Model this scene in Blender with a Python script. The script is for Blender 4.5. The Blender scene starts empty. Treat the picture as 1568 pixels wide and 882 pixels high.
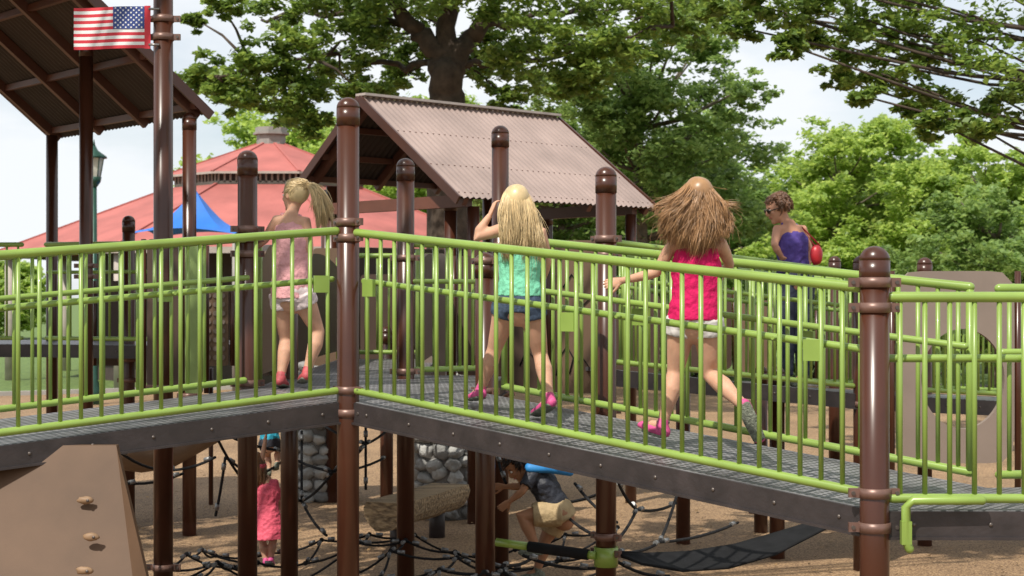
import bpy, math, random
import numpy as np
from mathutils import Vector, Matrix, noise
random.seed(7)
rng=np.random.default_rng(7)
V=Vector
scene=bpy.context.scene
# ---- survey helper: sight-line (px,py in a 1568x882 frame) + TRUE depth Y (m) -> world metres
F=2500.0;CX=784.0;HZ=450.0;H=2.24
def at(px,py,Y):
    s=F/Y
    return V(((px-CX)/s,Y,H-(py-HZ)/s))
# ------------------------------------------------------------------ materials
def nd(nt,t,**k):
    n=nt.nodes.new(t)
    for a,b in k.items(): setattr(n,a,b)
    return n
MC={}
def M(name,col,rough=.5,metal=0,var=.15,scale=5,bump=0,bscale=40,island=0,coat=0,spec=.5):
    if name in MC: return MC[name]
    m=bpy.data.materials.new(name);m.use_nodes=True;nt=m.node_tree
    b=nt.nodes['Principled BSDF']
    tc=nd(nt,'ShaderNodeTexCoord')
    nz=nd(nt,'ShaderNodeTexNoise');nz.inputs['Scale'].default_value=scale;nz.inputs['Detail'].default_value=6
    nt.links.new(tc.outputs['Object'],nz.inputs['Vector'])
    mp=nd(nt,'ShaderNodeMapRange');mp.inputs[1].default_value=.3;mp.inputs[2].default_value=.7
    mp.inputs[3].default_value=1-var;mp.inputs[4].default_value=1+var
    nt.links.new(nz.outputs['Fac'],mp.inputs[0])
    last=mp.outputs[0]
    if island:
        g=nd(nt,'ShaderNodeNewGeometry')
        mr=nd(nt,'ShaderNodeMapRange');mr.inputs[3].default_value=1-island;mr.inputs[4].default_value=1+island
        nt.links.new(g.outputs['Random Per Island'],mr.inputs[0])
        mu=nd(nt,'ShaderNodeMath',operation='MULTIPLY')
        nt.links.new(last,mu.inputs[0]);nt.links.new(mr.outputs[0],mu.inputs[1]);last=mu.outputs[0]
    vm=nd(nt,'ShaderNodeVectorMath',operation='SCALE');vm.inputs[0].default_value=col[:3]
    nt.links.new(last,vm.inputs['Scale'])
    nt.links.new(vm.outputs[0],b.inputs['Base Color'])
    b.inputs['Roughness'].default_value=rough;b.inputs['Metallic'].default_value=metal
    b.inputs['Specular IOR Level'].default_value=spec
    if coat: b.inputs['Coat Weight'].default_value=coat
    if bump:
        n2=nd(nt,'ShaderNodeTexNoise');n2.inputs['Scale'].default_value=bscale;n2.inputs['Detail'].default_value=5
        nt.links.new(tc.outputs['Object'],n2.inputs['Vector'])
        bp=nd(nt,'ShaderNodeBump');bp.inputs['Strength'].default_value=bump;bp.inputs['Distance'].default_value=.02
        nt.links.new(n2.outputs['Fac'],bp.inputs['Height']);nt.links.new(bp.outputs[0],b.inputs['Normal'])
    MC[name]=m
    return m
def leafmat(name,dark,mid,light,trans=.35):
    m=bpy.data.materials.new(name);m.use_nodes=True;nt=m.node_tree
    b=nt.nodes['Principled BSDF'];out=nt.nodes['Material Output']
    g=nd(nt,'ShaderNodeNewGeometry');tc=nd(nt,'ShaderNodeTexCoord')
    nz=nd(nt,'ShaderNodeTexNoise');nz.inputs['Scale'].default_value=.7;nz.inputs['Detail'].default_value=2
    nt.links.new(tc.outputs['Object'],nz.inputs['Vector'])
    ad=nd(nt,'ShaderNodeMath',operation='ADD');nt.links.new(g.outputs['Random Per Island'],ad.inputs[0]);nt.links.new(nz.outputs['Fac'],ad.inputs[1])
    hf=nd(nt,'ShaderNodeMath',operation='MULTIPLY');hf.inputs[1].default_value=.5;nt.links.new(ad.outputs[0],hf.inputs[0])
    cr=nd(nt,'ShaderNodeValToRGB');nt.links.new(hf.outputs[0],cr.inputs[0])
    e=cr.color_ramp.elements;e[0].position=.15;e[0].color=(*dark,1);e[1].position=.85;e[1].color=(*light,1)
    x=e.new(.5);x.color=(*mid,1)
    nt.links.new(cr.outputs[0],b.inputs['Base Color']);b.inputs['Roughness'].default_value=.5
    t=nd(nt,'ShaderNodeBsdfTranslucent')
    hs=nd(nt,'ShaderNodeHueSaturation');hs.inputs['Hue'].default_value=.48;hs.inputs['Value'].default_value=2.2
    nt.links.new(cr.outputs[0],hs.inputs['Color']);nt.links.new(hs.outputs[0],t.inputs[0])
    mx=nd(nt,'ShaderNodeMixShader');mx.inputs[0].default_value=trans
    nt.links.new(b.outputs[0],mx.inputs[1]);nt.links.new(t.outputs[0],mx.inputs[2]);nt.links.new(mx.outputs[0],out.inputs[0])
    return m
BROWN=M('brown_powder_coat',(.058,.018,.009),.28,0,.18,3)
CLAMP=M('clamp_metal',(.17,.095,.075),.4,.3,.15,20)
GREEN=M('green_powder_coat',(.22,.325,.062),.32,0,.12,4,coat=.15)
STEEL=M('bolt_steel',(.30,.28,.27),.35,.8,.1)
BOLT=M('bolt_dark',(.12,.10,.09),.4,.6,.1)
BROWN2=M('brown_beam',(.12,.042,.026),.5,0,.2,3)
SKIRT=M('deck_skirt',(.030,.023,.023),.5,0,.35,8,bump=.1)
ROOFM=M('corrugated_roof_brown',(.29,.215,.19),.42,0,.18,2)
ROOFSHADE=M('roof_underside_shade',(.050,.032,.025),.7,0,.2,2)  # darker copy of the roof brown, underside shade put into the colour
FASCIA=M('roof_trim_light',(.40,.34,.31),.5,0,.15,4)
PANELB=M('panel_brown_plastic',(.065,.038,.026),.5,0,.12,3,bump=.05,bscale=200)
PANELT=M('panel_taupe_plastic',(.22,.17,.14),.5,0,.1,3,bump=.05,bscale=200)
PANELG=M('panel_green_plastic',(.24,.34,.11),.5,0,.1,3)
PANELTAN=M('panel_tan_plastic',(.15,.092,.055),.5,0,.1,3,bump=.05,bscale=200)
PANELC=M('climbing_panel_brown',(.105,.060,.035),.6,0,.16,3,bump=.05,bscale=200,spec=.25)
DARK=M('black_rubber',(.009,.009,.010),.85,0,.3,10,bump=.1,spec=.2)
ROPE=M('black_rope',(.016,.016,.018),.85,0,.3,30,bump=.6,bscale=150,spec=.25)
FERR=M('rope_ferrule',(.22,.22,.22),.45,.6,.1)
BARK=M('oak_bark',(.055,.038,.027),.95,0,.45,6,bump=1,bscale=9)
BARKL=M('grey_bark',(.15,.12,.09),.95,0,.4,6,bump=1,bscale=9)
SHOEP=M('shoe_pink',(.55,.07,.22),.6,0,.35,30)
SHOER=M('shoe_red',(.42,.07,.08),.6,0,.3,30)
SOLE=M('shoe_sole',(.16,.17,.13),.85,0,.4,60,bump=.6,bscale=90)
SKIN=M('skin_light',(.56,.315,.21),.6,0,.14,14,spec=.3)
SKIN2=M('skin_tan',(.36,.18,.10),.6,0,.08,8,spec=.3)
for mm_,w_ in((SKIN,.12),(SKIN2,.08)):
    b_=mm_.node_tree.nodes['Principled BSDF'];b_.inputs['Subsurface Weight'].default_value=w_;b_.inputs['Subsurface Scale'].default_value=.01
def deckmat(name,ang):
    m=bpy.data.materials.new(name);m.use_nodes=True;nt=m.node_tree;b=nt.nodes['Principled BSDF']
    tc=nd(nt,'ShaderNodeTexCoord');mp=nd(nt,'ShaderNodeMapping');mp.inputs['Rotation'].default_value=(0,0,ang)
    nt.links.new(tc.outputs['Object'],mp.inputs[0])
    vo=nd(nt,'ShaderNodeTexVoronoi');vo.voronoi_dimensions='2D';vo.inputs['Scale'].default_value=24;vo.inputs['Randomness'].default_value=0
    nt.links.new(mp.outputs[0],vo.inputs['Vector'])
    cr=nd(nt,'ShaderNodeValToRGB');e=cr.color_ramp.elements;e[0].position=.28;e[0].color=(.008,.008,.009,1);e[1].position=.34;e[1].color=(.17,.165,.17,1)
    nt.links.new(vo.outputs['Distance'],cr.inputs[0])
    nz=nd(nt,'ShaderNodeTexNoise');nz.inputs['Scale'].default_value=4;nz.inputs['Detail'].default_value=8;nt.links.new(tc.outputs['Object'],nz.inputs[0])
    mr=nd(nt,'ShaderNodeMapRange');mr.inputs[1].default_value=.3;mr.inputs[2].default_value=.7;mr.inputs[3].default_value=.55;mr.inputs[4].default_value=1.35;nt.links.new(nz.outputs['Fac'],mr.inputs[0])
    vm=nd(nt,'ShaderNodeVectorMath',operation='SCALE');nt.links.new(cr.outputs[0],vm.inputs[0]);nt.links.new(mr.outputs[0],vm.inputs['Scale'])
    nt.links.new(vm.outputs[0],b.inputs['Base Color']);b.inputs['Roughness'].default_value=.42
    bp=nd(nt,'ShaderNodeBump');bp.inputs['Strength'].default_value=.5;bp.inputs['Distance'].default_value=.004
    nt.links.new(cr.outputs[0],bp.inputs['Height']);nt.links.new(bp.outputs[0],b.inputs['Normal'])
    return m
# ------------------------------------------------------------------ mesh builder
class MB:
    def __init__(s): s.v=[];s.f=[];s.m=[];s.sm=[]
    def add(s,vs,fs,m=0,sm=True):
        o=len(s.v);s.v+=[tuple(v) for v in vs]
        for f in fs:
            s.f.append(tuple(i+o for i in f));s.m.append(m);s.sm.append(sm)
    def tube(s,pts,rad,seg=10,m=0,side=None,ratio=1.0,rnd=False,sm=True):
        pts=[V(p) for p in pts];n=len(pts)
        rad=list(rad) if hasattr(rad,'__len__') else [rad]*n
        ratio=list(ratio) if hasattr(ratio,'__len__') else [ratio]*n
        T=[]
        for i in range(n):
            t=pts[min(i+1,n-1)]-pts[max(i-1,0)]
            T.append(t.normalized() if t.length>1e-9 else V((0,0,1)))
        a=T[0].orthogonal().normalized() if side is None else V(side)
        fr=[]
        for i in range(n):
            base=a if side is None else V(side)
            x=base-T[i]*base.dot(T[i])
            if x.length<1e-5: x=T[i].orthogonal()
            x.normalize();a=x
            fr.append((x,T[i].cross(x)))
        R=[]
        if rnd:
            for th in (80,55,28):
                th=math.radians(th);R.append((pts[0]-T[0]*rad[0]*math.sin(th)*min(1,ratio[0]*1.2),rad[0]*math.cos(th),ratio[0],fr[0]))
        for i in range(n): R.append((pts[i],rad[i],ratio[i],fr[i]))
        if rnd:
            for th in (28,55,80):
                th=math.radians(th);R.append((pts[-1]+T[-1]*rad[-1]*math.sin(th)*min(1,ratio[-1]*1.2),rad[-1]*math.cos(th),ratio[-1],fr[-1]))
        vs=[];fs=[]
        for (c,r,q,(x,y)) in R:
            for j in range(seg):
                an=2*math.pi*j/seg
                vs.append(c+x*r*math.cos(an)+y*r*q*math.sin(an))
        for i in range(len(R)-1):
            for j in range(seg):
                k=(j+1)%seg
                fs.append((i*seg+j,i*seg+k,(i+1)*seg+k,(i+1)*seg+j))
        s.add(vs,fs,m,sm)
        o=len(s.v)-len(vs)
        s.f.append(tuple(o+j for j in reversed(range(seg))));s.m.append(m);s.sm.append(rnd)
        b=o+(len(R)-1)*seg
        s.f.append(tuple(b+j for j in range(seg)));s.m.append(m);s.sm.append(rnd)
    def box(s,c,ax,ay,az,m=0):
        c=V(c);ax=V(ax);ay=V(ay);az=V(az)
        vs=[c+ax*i+ay*j+az*k for k in(-1,1) for j in(-1,1) for i in(-1,1)]
        fs=[(0,2,3,1),(4,5,7,6),(0,1,5,4),(2,6,7,3),(0,4,6,2),(1,3,7,5)]
        if ax.cross(ay).dot(az)<0: fs=[tuple(reversed(f)) for f in fs]
        s.add(vs,fs,m,False)
    def beam(s,p0,p1,w,h,m=0,up=(0,0,1)):
        p0=V(p0);p1=V(p1);d=(p1-p0);t=d.normalized();sd=t.cross(V(up)).normalized();u=sd.cross(t)
        s.box((p0+p1)/2,d/2,sd*w/2,u*h/2,m)
    def ell(s,c,ax,ay,az,m=0,seg=14,rings=9,jit=0):
        c=V(c);vs=[];fs=[]
        ax=V(ax);ay=V(ay);az=V(az);so=random.random()*50
        for i in range(rings+1):
            ph=math.pi*i/rings
            for j in range(seg):
                th=2*math.pi*j/seg
                d=V((math.sin(ph)*math.cos(th),math.sin(ph)*math.sin(th),math.cos(ph)))
                q=1+(jit*noise.noise(d*1.6+V((so,so,so))) if jit else 0)
                vs.append(c+(ax*d.x+ay*d.y+az*d.z)*q)
        for i in range(rings):
            for j in range(seg):
                k=(j+1)%seg
                fs.append((i*seg+j,(i+1)*seg+j,(i+1)*seg+k,i*seg+k))
        s.add(vs,fs,m,True)
    def prism(s,poly,dz,m=0):
        n=len(poly);top=[V(p) for p in poly];bot=[p-V(dz) for p in top]
        s.add(top+bot,[tuple(range(n)),tuple(reversed(range(n,2*n)))]+[(i,i+n,(i+1)%n+n,(i+1)%n) for i in range(n)],m,False)
def mk(name,mb,mats,parent=None):
    me=bpy.data.meshes.new(name);me.from_pydata(mb.v,[],mb.f)
    for m in mats: me.materials.append(m)
    me.polygons.foreach_set('material_index',mb.m);me.polygons.foreach_set('use_smooth',mb.sm)
    me.update()
    o=bpy.data.objects.new(name,me);scene.collection.objects.link(o)
    if parent: o.parent=parent
    return o
def empty(name):
    o=bpy.data.objects.new(name,None);scene.collection.objects.link(o);return o
def fuse(name,mb,mat,vox,it,parent=None,disp=0):
    o=mk(name+'_tmp',mb,[mat])
    r=o.modifiers.new('r','REMESH');r.mode='VOXEL';r.voxel_size=vox;r.use_smooth_shade=True
    if it:
        q=o.modifiers.new('s','SMOOTH');q.factor=.5;q.iterations=it
    if disp:
        tx=bpy.data.textures.new('folds','CLOUDS');tx.noise_scale=.045
        dd=o.modifiers.new('d','DISPLACE');dd.texture=tx;dd.strength=disp;dd.mid_level=.5;dd.texture_coords='GLOBAL'
    dg=bpy.context.evaluated_depsgraph_get();dg.update()
    me=bpy.data.meshes.new_from_object(o.evaluated_get(dg))
    bpy.data.objects.remove(o)
    me.name=name
    me.materials.clear();me.materials.append(mat)
    me.polygons.foreach_set('use_smooth',[True]*len(me.polygons))
    me.polygons.foreach_set('material_index',[0]*len(me.polygons))
    o=bpy.data.objects.new(name,me);scene.collection.objects.link(o)
    if parent:o.parent=parent
    return o
# ------------------------------------------------------------------ ground
def ground():
    m=bpy.data.materials.new('rubber_safety_surface');m.use_nodes=True;nt=m.node_tree;b=nt.nodes['Principled BSDF']
    tc=nd(nt,'ShaderNodeTexCoord')
    n1=nd(nt,'ShaderNodeTexNoise');n1.inputs['Scale'].default_value=70;n1.inputs['Detail'].default_value=3
    n2=nd(nt,'ShaderNodeTexNoise');n2.inputs['Scale'].default_value=.9;n2.inputs['Detail'].default_value=6
    for n in(n1,n2): nt.links.new(tc.outputs['Object'],n.inputs['Vector'])
    cr=nd(nt,'ShaderNodeValToRGB');e=cr.color_ramp.elements;e[0].position=.38;e[0].color=(.13,.072,.036,1);e[1].position=.62;e[1].color=(.42,.27,.145,1)
    nt.links.new(n1.outputs['Fac'],cr.inputs[0])
    mr=nd(nt,'ShaderNodeMapRange');mr.inputs[1].default_value=.3;mr.inputs[2].default_value=.7;mr.inputs[3].default_value=.72;mr.inputs[4].default_value=1.1
    nt.links.new(n2.outputs['Fac'],mr.inputs[0])
    vm=nd(nt,'ShaderNodeVectorMath',operation='SCALE');nt.links.new(cr.outputs[0],vm.inputs[0]);nt.links.new(mr.outputs[0],vm.inputs['Scale'])
    nt.links.new(vm.outputs[0],b.inputs['Base Color']);b.inputs['Roughness'].default_value=.85
    bp=nd(nt,'ShaderNodeBump');bp.inputs['Strength'].default_value=.4;bp.inputs['Distance'].default_value=.006
    nt.links.new(n1.outputs['Fac'],bp.inputs['Height']);nt.links.new(bp.outputs[0],b.inputs['Normal'])
    g=bpy.data.materials.new('grass');g.use_nodes=True;nt=g.node_tree;b=nt.nodes['Principled BSDF']
    tc=nd(nt,'ShaderNodeTexCoord');n1=nd(nt,'ShaderNodeTexNoise');n1.inputs['Scale'].default_value=6;n1.inputs['Detail'].default_value=8
    nt.links.new(tc.outputs['Object'],n1.inputs['Vector'])
    cr=nd(nt,'ShaderNodeValToRGB');e=cr.color_ramp.elements;e[0].position=.3;e[0].color=(.05,.09,.02,1);e[1].position=.7;e[1].color=(.15,.22,.05,1)
    nt.links.new(n1.outputs['Fac'],cr.inputs[0]);nt.links.new(cr.outputs[0],b.inputs['Base Color']);b.inputs['Roughness'].default_value=.9
    mb=MB();mb.add([(-400,-200,0),(400,-200,0),(400,600,0),(-400,600,0)],[(0,1,2,3)],0,False)
    mk('ground_grass',mb,[g])
    mb=MB();n=72;pts=[]
    for i in range(n):
        a=2*math.pi*i/n;r=1+.05*math.sin(3*a+1)+.03*math.sin(5*a)
        pts.append((5+28*r*math.cos(a),14+26*r*math.sin(a),.006))
    mb.add(pts,[tuple(range(n))],0,False)
    mk('playground_rubber_ground',mb,[m])
    mb=MB()
    P=[V((p[0],p[1],.04)) for p in pts];P.append(P[0])
    for i in range(n): mb.beam(P[i],P[i+1],.15,.12,0)
    mk('concrete_kerb',mb,[M('concrete',(.38,.36,.33),.85,0,.15,3,bump=.3,bscale=60)])
ground()
# ------------------------------------------------------------------ posts
def clampat(mb,c,r,ang=0,mm=1):
    c=V(c)
    mb.tube([c-V((0,0,.022)),c+V((0,0,.022))],r*1.10,24,mm)
    d=V((math.cos(ang),math.sin(ang),0));e=V((-d.y,d.x,0))
    for sgn in(-1,1):
        mb.box(c+d*sgn*(r*1.12+.018),d*.024,e*.012,V((0,0,.02)),mm)
        mb.tube([c+d*sgn*(r*1.12+.024)-e*.02,c+d*sgn*(r*1.12+.024)+e*.02],.009,8,2)
def post(px,Y,ytop,zb=0,r=.0635,clamps=(),ang=0,X=None,ztop=None,cap=True):
    x=(px-CX)*Y/F if X is None else X
    zt=H-(ytop-HZ)*Y/F if ztop is None else ztop
    mb=MB()
    mb.tube([(x,Y,zb-.2),(x,Y,zt-r)],r,24,0)
    if cap:
        mb.tube([(x,Y,zt-r-.10),(x,Y,zt-r)],r*1.05,24,0)
        rg=[];pts=[]
        for i in range(7):
            a=math.radians(i*14.5);pts.append((x,Y,zt-r+r*math.sin(a)*1.0));rg.append(r*1.05*math.cos(a))
        mb.tube(pts,rg,24,0)
    for z in clamps: clampat(mb,(x,Y,z),r,ang)
    return mk('support_post',mb,[BROWN,CLAMP,BOLT])
A=V((-.937,9.33));u1=V((.755,-.655)).normalized();n1=V((-u1.y,u1.x));L1=3.34;w1=1.1
u2=V((-.865,-.502)).normalized();n2=V((u2.y,-u2.x));L2=3.6;w2=1.45
zd1=lambda t:1.63-.1*t
zd2=lambda t:1.63-.085*t
def P3(p,z): return V((p.x,p.y,z))
B=A+u1*L1
r1=math.atan2(u1.y,u1.x);r2=math.atan2(u2.y,u2.x)
post(533,9.33,149,clamps=(1.56,1.69,2.56,2.65),ang=r1)
post(0,B.y,0,X=B.x,ztop=2.45,clamps=(1.22,1.37,2.18,2.29),ang=0,r=.064)
post(379,10.6,230,clamps=(1.5,1.66,2.5,2.6,2.66),ang=r2)
post(443,11.8,400,clamps=(1.5,),ang=0)
post(621,11.8,242,clamps=(1.5,1.68,2.5),ang=0)
post(743,10.45,386,clamps=(1.45,1.62,2.45),ang=r1)
post(766,12.2,192,clamps=(1.5,2.5,2.6),ang=0)
post(928,10.1,255,clamps=(.64,.74,1.45,2.48,2.58),ang=r1)
post(250,10.75,-60,clamps=(.44,1.5,1.62,3.93,4.05),ang=0)
post(592,16,500)
post(290,15.1,172,r=.064,clamps=(1.3,2.5))
post(132,15.1,60,r=.062,clamps=(2.4,2.5))
post(197,15.9,330,r=.06,clamps=(1.4,1.6))
post(1046,14.6,520,r=.064,clamps=(1.4,))
post(1190,13.8,560,r=.064);post(1165,15.3,560,r=.064,clamps=(.2,))
post(1278,15.5,392,r=.056);post(1416,14.5,394,r=.064,clamps=(2.2,))
post(1347,14.9,412,r=.06)
post(690,16.2,298,r=.062);post(500,17.6,290,r=.06);post(838,18.6,322,r=.062)
PL=A+u2*L2
post(0,PL.y,0,X=PL.x,ztop=2.5,clamps=(1.2,2.2))
post(0,7.1,0,X=4.4,ztop=2.42,clamps=(1.22,2.2))
post(323,17.3,560,r=.025,cap=False)
# ------------------------------------------------------------------ decks
D1=deckmat('perforated_deck_right',-r1);D2=deckmat('perforated_deck_left',-r2)
def skirt(mb,p0,p1,h=.12,bolts=True):
    p0=V(p0);p1=V(p1)
    mb.beam(p0-V((0,0,h/2+.003)),p1-V((0,0,h/2+.003)),.03,h,1)
    d=(p1-p0);n=max(2,int(d.length/.32));t=d.normalized();o=t.cross(V((0,0,1))).normalized()
    for i in range(n):
        c=p0+d*(i+.5)/n-V((0,0,h*.5))
        for sg in(-1,1): mb.ell(c+o*sg*.016,t*.010,o*.006,V((0,0,.010)),2,8,5)
    mb.beam(p0-V((0,0,h)),p1-V((0,0,h)),.055,.012,1)
mb=MB()
a,b_=A,B;c,d=B+n1*w1,A+n1*w1
mb.prism([P3(a,zd1(0)),P3(b_,zd1(L1)),P3(c,zd1(L1)),P3(d,zd1(0))],(0,0,.03),0)
skirt(mb,P3(a,zd1(0)),P3(b_,zd1(L1)));skirt(mb,P3(d,zd1(0)),P3(c,zd1(L1)))
for i in range(1,6):
    t=i*L1/6;mb.beam(P3(A+u1*t,zd1(t)-.08),P3(A+u1*t+n1*w1,zd1(t)-.08),.04,.08,1)
mk('ramp_deck',mb,[D1,SKIRT,BOLT])
mb=MB()
E=A+u2*L2;A2=V((-1.66,10.55))
mb.prism([P3(A2,zd2(0)),P3(A2+u2*L2,zd2(L2)),P3(E,zd2(L2)),P3(A,zd2(0))],(0,0,.03),0)
skirt(mb,P3(A,zd2(0)),P3(E,zd2(L2)));skirt(mb,P3(A2,zd2(0)),P3(A2+u2*L2,zd2(L2)))
mk('ramp_deck',mb,[D2,SKIRT,BOLT])
mb=MB()
pf=[P3(A,1.626),P3(A+n1*w1,1.626),V((-.05,12.3,1.626)),V((-.70,12.3,1.626)),V((-.70,15.4,1.626)),V((-1.62,15.4,1.626)),V((-1.68,12.0,1.626)),P3(A2,1.626)]
mb.prism(pf,(0,0,.03),0)
for i in range(1,len(pf)-1): skirt(mb,pf[i],pf[i+1])
mk('platform_deck',mb,[D1,SKIRT,BOLT])
mb=MB()
zB=zd1(L1);q=[P3(B,zB-.003),V((4.6,7.1,zB-.003)),V((4.6,8.2,zB-.003)),P3(B+n1*w1,zB-.003)]
mb.prism(q,(0,0,.03),0);skirt(mb,q[0],q[1]);skirt(mb,q[2],q[3])
mk('platform_deck',mb,[D1,SKIRT,BOLT])
# ------------------------------------------------------------------ railings
def railing(p0,p1,z0,z1,h0=.06,h1=.97,sp=.108,hand=None,inset=.075,plates=(),r=.0235,pr=.0118,inn=None,endpost=False,name='guard_railing'):
    mb=MB();d=p1-p0;L=d.length;t=d/L
    f=lambda s,h:V((p0.x+t.x*s,p0.y+t.y*s,z0+(z1-z0)*s/L+h))
    mb.tube([f(inset,h1),f(L-inset,h1)],r,14,0,rnd=True)
    mb.tube([f(inset,h0),f(L-inset,h0)],r*.9,14,0,rnd=True)
    n=int((L-2*inset-.06)/sp);off=(L-n*sp)/2
    for i in range(n+1):
        s=off+i*sp;mb.tube([f(s,h0),f(s,h1)],pr,8,0)
    if hand is not None:
        o=V((inn.x,inn.y,0))*.055
        mb.tube([f(inset,hand)+o,f(L-inset,hand)+o],.018,12,0,rnd=True)
        for i in range(int(L/.9)+1):
            s=min(L-.1,.12+i*.9);mb.tube([f(s,hand)+o,f(s,hand)],.009,8,0)
    for s,h in plates:
        mb.box(f(s,h),V((t.x,t.y,0))*.042,V((-t.y,t.x,0))*.012,V((0,0,.048)),0)
    if endpost:
        for s in(inset,L-inset): mb.tube([f(s,h0-.02),f(s,h1)],.02,12,0)
    return mk(name,mb,[GREEN,BOLT])
railing(A,B,1.63,zB,h0=.065,h1=.965,hand=.69,inn=n1,plates=((.17,.66),(1.62,.63),(3.03,.66)))
railing(A,E,1.63,zd2(L2),h0=.065,h1=.975,hand=.70,inn=n2,plates=((.17,.68),))
railing(A+n1*w1+u1*.15,B+n1*w1,1.62,zB,hand=.68,inn=-n1,endpost=True,plates=((1.1,.6),(2.2,.6)))
railing(A2,A2+u2*L2,1.63,zd2(L2),hand=.72,inn=-n2,plates=((.6,.66),(1.7,.66)))
railing(B,V((4.4,7.1)),zB,zB,h0=.05,h1=.93,hand=.66,inn=V((0,1)))
railing(B+n1*w1,V((4.6,8.2)),zB,zB,hand=.66,inn=V((0,-1)))
railing(V((-.77,11.8)),V((-.09,12.2)),1.63,1.63,hand=.7,inn=V((0,-1)))
railing(V((-1.62,15.4)),V((-.70,15.4)),1.63,1.63,sp=.11)
def barrier(p0,p1,z,h,mat,th=.02):
    mb=MB();p0=V((p0[0],p0[1],0));p1=V((p1[0],p1[1],0));d=p1-p0;t=d.normalized();o=V((-t.y,t.x,0))*th
    n=12;top=[]
    for i in range(n+1):
        s=i/n;top.append((s,h*(.88+.12*math.sin(math.pi*s))))
    prof=[(0,.08),(1,.08)]+[(s,hh) for s,hh in reversed(top)]
    fr=[p0+d*s+V((0,0,z+hh))+o for s,hh in prof];bk=[p0+d*s+V((0,0,z+hh))-o for s,hh in prof];m=len(prof)
    mb.add(fr+bk,[tuple(range(m)),tuple(reversed(range(m,2*m)))]+[(i,i+m,(i+1)%m+m,(i+1)%m) for i in range(m)],0,False)
    mb.tube([p0+V((0,0,z)),p0+V((0,0,z+h))],.02,10,1);mb.tube([p1+V((0,0,z)),p1+V((0,0,z+h))],.02,10,1)
    return mk('barrier_panel',mb,[mat,GREEN])
barrier((-1.68,12.4),(-1.63,15.3),1.63,.95,PANELB);barrier((-.72,12.5),(-.70,15.3),1.63,.95,PANELB)
barrier((-1.67,10.8),(-1.68,11.75),1.63,.95,PANELTAN)
mb=MB();x0=B.x+.10
mb.tube([(x0+.35,7.07,zB+.05),(x0+.05,7.07,zB+.05),(x0+.02,7.07,zB+.02),(x0+.02,7.07,zB-.13),(x0+.035,7.07,zB-.16)],.02,12,0,rnd=True)
mb.box((x0+.02,7.07,zB-.09),(.022,0,0),(0,.018,0),(0,0,.05),0)
mk('rail_bracket',mb,[GREEN])
Fa=V((.72,12.4));Fb=V((2.82,13.2));uf=(Fb-Fa).normalized();nf=V((-uf.y,uf.x));Fc=Fb+uf*3.6
fz0,fz1,fz2=1.67,1.43,1.2
for off,ha in((0,1),(1.25,-1)):
    railing(Fa+nf*off,Fb+nf*off,fz0,fz1,sp=.11,hand=.7,inn=nf*ha)
    railing(Fb+nf*off,Fc+nf*off,fz1,fz2,sp=.11,hand=.7,inn=nf*ha)
mb=MB()
mb.prism([P3(Fa,fz0),P3(Fb,fz1),P3(Fb+nf*1.25,fz1),P3(Fa+nf*1.25,fz0)],(0,0,.03),0)
mb.prism([P3(Fb,fz1),P3(Fc,fz2),P3(Fc+nf*1.25,fz2),P3(Fb+nf*1.25,fz1)],(0,0,.03),0)
skirt(mb,P3(Fa,fz0),P3(Fb,fz1));skirt(mb,P3(Fb,fz1),P3(Fc,fz2));skirt(mb,P3(Fa+nf*1.25,fz0),P3(Fb+nf*1.25,fz1))
mk('ramp_deck',mb,[D1,SKIRT,BOLT])
for p,z in((Fa,2.9),(Fb,2.55),(Fc,2.3)):
    post(0,p.y,0,X=p.x,ztop=z,r=.06,clamps=(1.35,))
railing(V((-4.6,15.9)),V((-2.9,15.3)),1.75,1.75,sp=.11,hand=.7,inn=V((0,1)))
railing(V((-8,15.9)),V((-4.7,15.9)),1.75,1.75,sp=.11)
mb=MB();mb.prism([V((-8,15.9,1.75)),V((-4.65,15.9,1.75)),V((-2.9,15.3,1.75)),V((-2.4,17.2,1.75)),V((-8,17.6,1.75))],(0,0,.03),0)
skirt(mb,V((-8,15.9,1.75)),V((-4.65,15.9,1.75)));skirt(mb,V((-4.65,15.9,1.75)),V((-2.9,15.3,1.75)));skirt(mb,V((-2.9,15.3,1.75)),V((-2.4,17.2,1.75)))
mk('platform_deck',mb,[D1,SKIRT,BOLT])
# ------------------------------------------------------------------ activity panels
def panel(name,px0,py0,px1,py1,Y,mat,holes=None,lines=(),yaw=0,lm=None):
    a=at(px0,py0,Y);b=at(px1,py1,Y);c=(a+b)/2;hw=abs(b.x-a.x)/2;hh=abs(a.z-b.z)/2
    mb=MB()
    poly=[]
    rr=min(hw,hh)*.25
    for (sx,sy,a0) in((1,1,0),(-1,1,90),(-1,-1,180),(1,-1,270)):
        for k in range(5):
            an=math.radians(a0+k*22.5)
            poly.append((c.x+sx*(hw-rr)+rr*math.cos(an),Y-.02,c.z+sy*(hh-rr)+rr*math.sin(an)))
    m=len(poly)
    back=[(p[0],Y+.02,p[2]) for p in poly]
    mb.add(poly+back,[tuple(reversed(range(m))),tuple(range(m,2*m))]+[(i,(i+1)%m,(i+1)%m+m,i+m) for i in range(m)],0,False)
    for e in(-1,1): mb.tube([(c.x+e*(hw+.03),Y,c.z-hh),(c.x+e*(hw+.03),Y,c.z+hh)],.02,10,2)
    for L in lines: mb.tube([at(x,y,Y-.026) for x,y in L],.006,6,1)
    if holes:
        nx,nz=holes
        for i in range(nx):
            for j in range(nz):
                hx=c.x+(-1+2*(i+.5)/nx)*hw*.85;hz=c.z+(-1+2*(j+.5)/nz)*hh*.9
                mb.tube([(hx,Y-.03,hz),(hx,Y-.015,hz)],min(hw/nx,hh/nz)*.62,12,1)
    o=mk(name,mb,[mat,lm or DARK,BROWN]);return o
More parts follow.
